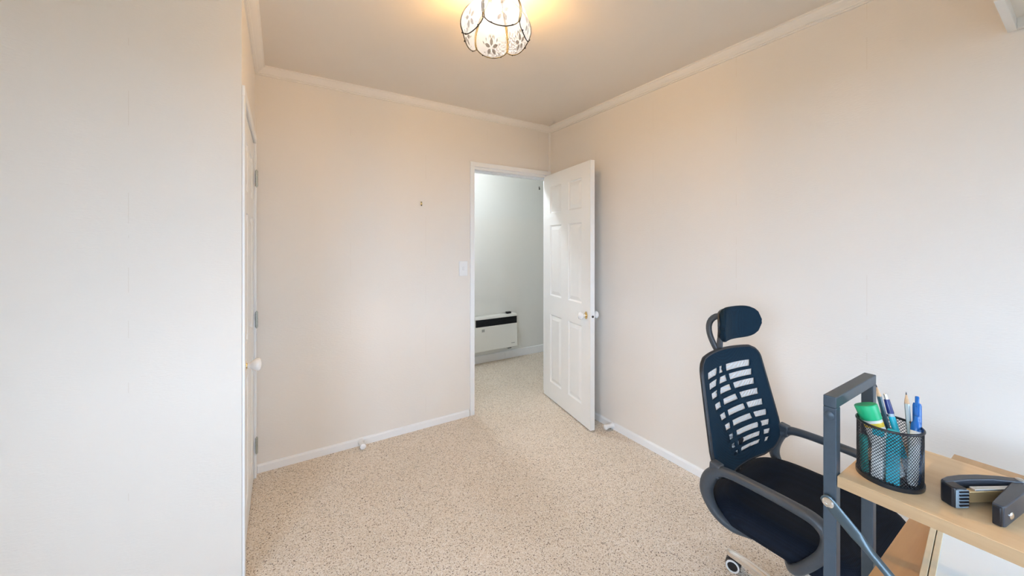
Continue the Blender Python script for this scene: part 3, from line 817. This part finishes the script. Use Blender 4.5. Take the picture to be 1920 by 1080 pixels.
# arm: curved outer side (-across is towards +y/back because along points to the tip)
arm_out = [(.000, -.006), (.020, -.012), (.050, -.0165), (.080, -.0165), (.105, -.013), (.122, -.007)]
flatpart('arm', 'staple', da, [(-.010, .006), (-.012, -.002)] + arm_out + [(.124, .000), (.118, .0005), (.080, -.0035), (.040, -.003), (.010, .004)], .001, Hs)
flatpart('head_cap', 'staplek', da, [(.108, -.0115), (.122, -.0075), (.1275, -.002), (.1285, .012), (.126, .0165), (.108, .0165)], 0, Hs - .001, .002)
hc = flatpart('grip_plate', 'stripe', da, [(.1075, .0165), (.1275, .0165), (.1275, .0178), (.1075, .0178)], .002, Hs - .003, .0004)
for i in range(5):
    flatpart('rib', 'staplek', da, [(.1085, .0176), (.1235, .0176), (.1235, .0192), (.1085, .0192)], .005 + i * .0052, .0078 + i * .0052, .0004, hc)
flatpart('magazine', 'brassm', da, [(.020, .006), (.1065, .006), (.1065, .0150), (.020, .0150)], .008, .025, .0008)
flatpart('staple_channel', 'tin', da, [(.026, .0055), (.092, .0055), (.092, .0140), (.026, .0140)], .0245, .0275, .0005)
flatpart('driver_spring', 'dark', da, [(.020, -.002), (.100, -.002), (.100, .0055), (.020, .0055)], .006, .022, .0005)
flatpart('base', 'staple', db, [(-.012, -.003), (.0, -.006), (.112, .0115), (.1165, .0125), (.1165, .0235), (.112, .0245), (.03, .0165), (-.010, .012)], 0, Hs - .002, .0015)
flatpart('toe', 'staplek', db, [(.1165, .0130), (.1205, .0140), (.1205, .0225), (.1165, .0232)], .001, Hs - .004, .0012)
P = plan((0, 0), db, .098, .0225)
B().lathe([(.0052, 0), (.0052, .0022), (.003, .0036), (0, .0036)], 14, (P[0], P[1], .014), (-db[1] * .99, db[0], 0)).build('rivet', 'chrome', st, smooth=40)
B().lathe([(.005, -.001), (.005, Hs + .001), (.003, Hs + .002), (0, Hs + .002)], 14, (0, 0, 0)).build('hinge_pin', 'tin', st, smooth=40)

# ------------------------------------------------------------------ office chair
RX, RY = 1.545, .553
ch = tag(empty('office_chair', (RX, RY, 0)), 'dark blue-black mesh office chair with headrest and chrome base', 'chair')
def loc(p): return (p[0] - RX, p[1] - RY, p[2])

def sup(a, bq, e, n=56):
    out = []
    for j in range(n):
        t = 2 * PI * j / n; c, s = math.cos(t), math.sin(t)
        out.append((a * math.copysign(abs(c) ** (2 / e), c), bq * math.copysign(abs(s) ** (2 / e), s)))
    return out
# seat cushion: wide rounded slab, waterfall front (-y), hollow in the middle
rings = []
for ins, z in ((.055, .385), (.020, .388), (.004, .400), (.000, .420), (.002, .440), (.010, .455), (.026, .466), (.055, .472), (.11, .470), (.17, .466), (.225, .464)):
    ring = []
    for x, y in sup(.248 - ins, .250 - ins, 4.2 - 5 * ins):
        zz = z - (.030 * max(0, (-y - .12) / .13) ** 2 if z > .41 else .0)
        zz += .010 * (abs(x) / .25) ** 3 if z > .45 else 0
        ring.append((x, y - .005, zz))
    rings.append(ring)
B().loft(rings).build('seat', 'seatfab', ch, smooth=60)
B().prism([(x, y) for x, y in sup(.205, .205, 4)], (0, 0, .012), (0, 0, .374)).build('seat_shell', 'chairdk', ch, bevel=.003)

# back surface
def bw(z):
    T_ = [(.50, .215), (.56, .246), (.62, .250), (.75, .235), (.92, .212)]
    for (a, p), (c, q) in zip(T_, T_[1:]):
        if z <= c: return p + (q - p) * max(0, (z - a) / (c - a))
    return T_[-1][1]
ZB0, ZB1 = .508, .918
def bs(u, z, off=0.0):
    r0, r1 = .075, .045
    ins = 0
    if z > ZB1 - r1: q = min(1, (z - (ZB1 - r1)) / r1); ins = r1 * (1 - math.sqrt(max(0, 1 - q * q)))
    if z < ZB0 + r0: q = min(1, ((ZB0 + r0) - z) / r0); ins = r0 * 1.2 * (1 - math.sqrt(max(0, 1 - q * q)))
    x = u * (bw(z) - ins)
    un = x / bw(z)
    y = .745 + (z - .52) / .40 * .085 - .035 * un * un + off
    zz = z + (.010 * (1 - un * un) if z > .85 else 0) * max(0, (z - .85) / .07)
    return Vector((x, y - RY, zz))
# slots: rows of three openings (u ranges), measured at their row centre heights
ROWS = [(.856, [(-.77, -.33), (-.26, -.14), (-.02, .70)]), (.820, [(-.77, -.41), (-.32, -.05), (.03, .69)]),
        (.783, [(-.72, -.46), (-.37, .02), (.11, .69)]), (.741, [(-.64, -.40), (-.31, .15), (.24, .72)]),
        (.697, [(-.50, -.30), (-.23, .30), (.36, .76)]), (.655, [(-.40, -.21), (-.14, .41), (.48, .79)]),
        (.616, [(-.33, -.17), (-.09, .54), (.60, .79)]), (.583, [(-.32, -.19), (-.12, .53), (.61, .77)]),
        (.556, [(-.22, -.13), (-.06, .50), (.62, .72)])]
HS = [.0120, .0120, .0120, .0120, .0120, .0115, .0105, .0090, .0070]
zlist = [ZB0]; info = [None]; cols_at = []
def lerp_cols(z):
    R = ROWS
    if z >= R[0][0]: return [c for s in R[0][1] for c in s]
    if z <= R[-1][0]: return [c for s in R[-1][1] for c in s]
    for (za, a), (zb_, bb) in zip(R, R[1:]):
        if za >= z >= zb_:
            t = (za - z) / (za - zb_); A = [c for s in a for c in s]; Bq = [c for s in bb for c in s]
            return [p + (q - p) * t for p, q in zip(A, Bq)]
zs = []
marks = sorted([(zr - hs, zr + hs) for (zr, _), hs in zip(ROWS, HS)])
cur = ZB0
segs = []                                    # (z0, z1, is_slot_row, subdivisions)
for a, c in marks:
    segs.append((cur, a, False, 8 if cur == ZB0 else 2)); segs.append((a, c, True, 4)); cur = c
segs.append((cur, ZB1, False, 12))
zz = []; flag = []
for a, c, sl, n in segs:
    for i in range(n): zz.append(a + (c - a) * i / n); flag.append(sl)
zz.append(ZB1)
SUB = 5
def ulist(z):
    cuts = [-1] + lerp_cols(z) + [1]
    us = []
    for a, c in zip(cuts, cuts[1:]):
        us += [a + (c - a) * i / SUB for i in range(SUB)]
    return us + [1]
b = B(); nu = 7 * SUB + 1
vv = []
for z in zz:
    zc_ = min(ROWS, key=lambda r: abs(r[0] - z))
    lean = (z - zc_[0]) * 1.6                  # slanted slot ends
    us = ulist(z)
    inner = [u + (lean if SUB <= i <= 6 * SUB and abs(z - zc_[0]) < .0122 else 0) for i, u in enumerate(us)]
    vv += [bs(u, z) for u in inner]
ff = []
for j in range(len(zz) - 1):
    for i in range(nu - 1):
        if flag[j] and (i // SUB) in (1, 3, 5): continue
        ff.append((j * nu + i, j * nu + i + 1, (j + 1) * nu + i + 1, (j + 1) * nu + i))
back = b.add(vv, ff).build('backrest', 'backfab', ch, smooth=60, solid=.005)
# pale open net stretched behind the slots
b = B(); NN = 24
vv = [bs(-.88 + 1.76 * i / NN, .54 + .335 * j / NN, .006) for j in range(NN + 1) for i in range(NN + 1)]
b.add(vv, [(j * (NN + 1) + i, j * (NN + 1) + i + 1, (j + 1) * (NN + 1) + i + 1, (j + 1) * (NN + 1) + i) for j in range(NN) for i in range(NN)])
nt_ = b.build('net_lining', 'net', back, smooth=60); nt_['label'] = 'pale open net behind the slots'
# rim frame round the back
path = [bs(-1, ZB0 + (ZB1 - ZB0) * j / 40) for j in range(41)] + [bs(-1 + 2 * i / 20, ZB1) for i in range(1, 20)] + [bs(1, ZB1 - (ZB1 - ZB0) * j / 40) for j in range(41)] + [bs(1 - 2 * i / 20, ZB0) for i in range(1, 20)]
path = [p + Vector((0, .004, 0)) for p in path]
B().tube(path, .0072, 8, closed=True).build('back_frame', 'chairdk', ch, smooth=60)
# spine joining the back to the underside of the seat
B().tube([loc(p) for p in ((1.545, .778, .600), (1.545, .790, .540), (1.545, .792, .470), (1.545, .770, .405), (1.545, .700, .366), (1.545, .600, .360))], 1, 12, flat=(.030, .011), up=(1, 0, 0)).build('spine', 'chairdk', ch, smooth=60)

# headrest
hc_ = Vector((1.541, .800, 1.045))
hr = []
for i in range(21):
    t = -1 + 2 * i / 20
    x = .139 * t
    k = max(.02, (1 - abs(t) ** 5)) ** .5
    hgt = .066 * k
    cy = -.046 * t * t
    ring = []
    for j in range(24):
        a = 2 * PI * j / 24
        c, s = math.cos(a), math.sin(a)
        ring.append(Vector((x, cy + .019 * (.45 + .55 * k) * math.copysign(abs(c) ** .8, c) + .020 * (s * .9) ** 2 * -0.4, math.copysign(abs(s) ** .85, s) * hgt)) + hc_ - Vector((RX, RY, 0)))
    hr.append(ring)
head = B().loft(hr).build('headrest', 'backfab', ch, smooth=60)
B().tube([Vector((.135 * t, -.046 * t * t + .014, .050 * (1 - abs(t) ** 5) ** .5 * sg)) + hc_ - Vector((RX, RY, 0)) for sg, rng in ((1, range(-10, 11)), (-1, range(10, -11, -1))) for t in [q / 10 * .985 for q in rng]], .0055, 6, closed=True).build('shell_rim', 'chairdk', head, smooth=60)
# bracket: two prongs that leave the back frame and bend back and up behind the headrest
def bez(P, n=14):
    out = []
    for i in range(n + 1):
        t = i / n; q = [Vector(p) for p in P]
        while len(q) > 1: q = [a + (c - a) * t for a, c in zip(q, q[1:])]
        out.append(q[0])
    return out
bk = B()
bk.tube([p - Vector((RX, RY, 0)) for p in bez(((1.545, .838, .895), (1.545, .870, .945), (1.545, .915, 1.000), (1.545, .895, 1.065), (1.545, .822, 1.068)))], 1, 10, flat=(.0125, .0075), up=(1, 0, 0))
bk.tube([p - Vector((RX, RY, 0)) for p in bez(((1.545, .840, .905), (1.545, .850, .955), (1.545, .832, .985), (1.545, .835, 1.030), (1.545, .820, 1.040)))], 1, 10, flat=(.0125, .0065), up=(1, 0, 0))
bk.build('headrest_bracket', 'chairpl', ch, smooth=60)

# loop armrests
def cat(P, n=8):
    out = []
    for i in range(len(P) - 1):
        p = [Vector(P[max(0, min(len(P) - 1, i + d))]) for d in (-1, 0, 1, 2)]
        for k in range(n):
            t = k / n
            out.append(.5 * (2 * p[1] + (p[2] - p[0]) * t + (2 * p[0] - 5 * p[1] + 4 * p[2] - p[3]) * t * t + (3 * p[1] - p[0] - 3 * p[2] + p[3]) * t ** 3))
    out.append(Vector(P[-1])); return out
for s in (-1, 1):
    X = s * .262
    pts = [(s * .18, -.030, .372), (s * .235, -.060, .384), (X, -.095, .425), (X, -.138, .490), (X, -.150, .545), (X, -.125, .578), (X, -.060, .586), (X, .040, .588), (X, .110, .586), (X, .148, .577), (X - s * .003, .178, .548), (X - s * .006, .196, .500), (X - s * .010, .190, .455), (X - s * .016, .162, .415), (s * .225, .120, .388), (s * .18, .080, .372)]
    P = cat(pts, 6)
    n = len(P); rr = []
    for i in range(n):
        f = i / (n - 1)
        rr.append(.8 + .45 * math.exp(-((f - .70) / .10) ** 2) + .12 * math.exp(-((f - .30) / .1) ** 2))
    a = B().tube(P, rr, 12, flat=(.0185, .022), up=(1, 0, 0)).build('armrest', 'chairpl', ch, smooth=50)
    # socket that clamps the back frame
    B().obox((X - s * .004 - .018, .144, .552), (.036, 0, 0), (0, .036, .006), (0, -.004, .046)).build('socket', 'chairpl', a, bevel=.006, segs=3)

# gas lift, mechanism and five-star base
B().box(-.085, .085, -.09, .10, .335, .375).build('mechanism', 'chairdk', ch, bevel=.01, segs=3)
B().lathe([(.024, .110), (.024, .240), (.0265, .245), (.0265, .250), (.015, .252), (.015, .340)], 24).build('gas_lift', 'chrome', ch, smooth=40)
B().lathe([(.030, .060), (.040, .066), (.042, .100), (.036, .118), (.026, .122)], 28).build('hub', 'chrome', ch, smooth=40)
base_ang = math.atan2(.286, .062)
for k in range(5):
    a = base_ang + k * 2 * PI / 5
    c, s = math.cos(a), math.sin(a)
    R2 = lambda r, t, z: (c * r - s * t, s * r + c * t, z)
    rings = []
    for r, hw_, z0, z1 in ((.028, .024, .066, .108), (.08, .022, .070, .106), (.14, .0195, .072, .102), (.20, .017, .069, .096), (.245, .0155, .062, .088), (.275, .0145, .056, .080), (.292, .0125, .054, .074), (.297, .006, .056, .070)):
        rings.append([R2(r, t * hw_, z0 + (z1 - z0) * q) for t, q in ((-1, .0), (-.85, .55), (-.45, .93), (0, 1), (.45, .93), (.85, .55), (1, .0), (.55, -.06), (0, .05), (-.55, -.06))])
    lg = B().loft(rings).build('leg', 'chrome', ch, smooth=45)
    # twin-wheel caster with pale ring, swivelled a little
    sw_ = a + (.55, 1.9, -.8, 2.6, 0.9)[k]
    wc_ = Vector(R2(.285, 0, 0)); fw = Vector((math.cos(sw_), math.sin(sw_), 0)); sd = Vector((-math.sin(sw_), math.cos(sw_), 0))
    hub = wc_ - fw * .012 + Vector((0, 0, .0265))
    cs = B()
    cs.tube([wc_ + Vector((0, 0, .040)), wc_ + Vector((0, 0, .062))], .006, 8)
    hood = []
    for q in range(9):
        t = math.radians(-20 + q * 200 / 8)
        pc_ = hub + fw * (math.cos(t) * .0285) + Vector((0, 0, math.sin(t) * .0285))
        pi_ = hub + fw * (math.cos(t) * .022) + Vector((0, 0, math.sin(t) * .022))
        hood.append([pc_ - sd * .011, pc_ + sd * .011, pi_ + sd * .011, pi_ - sd * .011])
    cs.loft(hood)
    cb_ = cs.build('caster', 'chairdk', ch, smooth=40)
    for t in (-1, 1):
        B().lathe([(.0, 0), (.0175, .0), (.0185, .0015), (.0262, .0025), (.0265, .004), (.0265, .013), (.024, .015), (0, .015)], 24, hub + sd * (t * .0265), -sd * t).build('wheel', 'chairdk', cb_, smooth=40)
        B().lathe([(.0188, .003), (.0188, -.0012), (.0245, -.0012), (.0252, .003)], 24, hub + sd * (t * .0265), -sd * t, False).build('wheel_ring', 'plast_w', cb_, smooth=40)

bpy.context.view_layer.update()
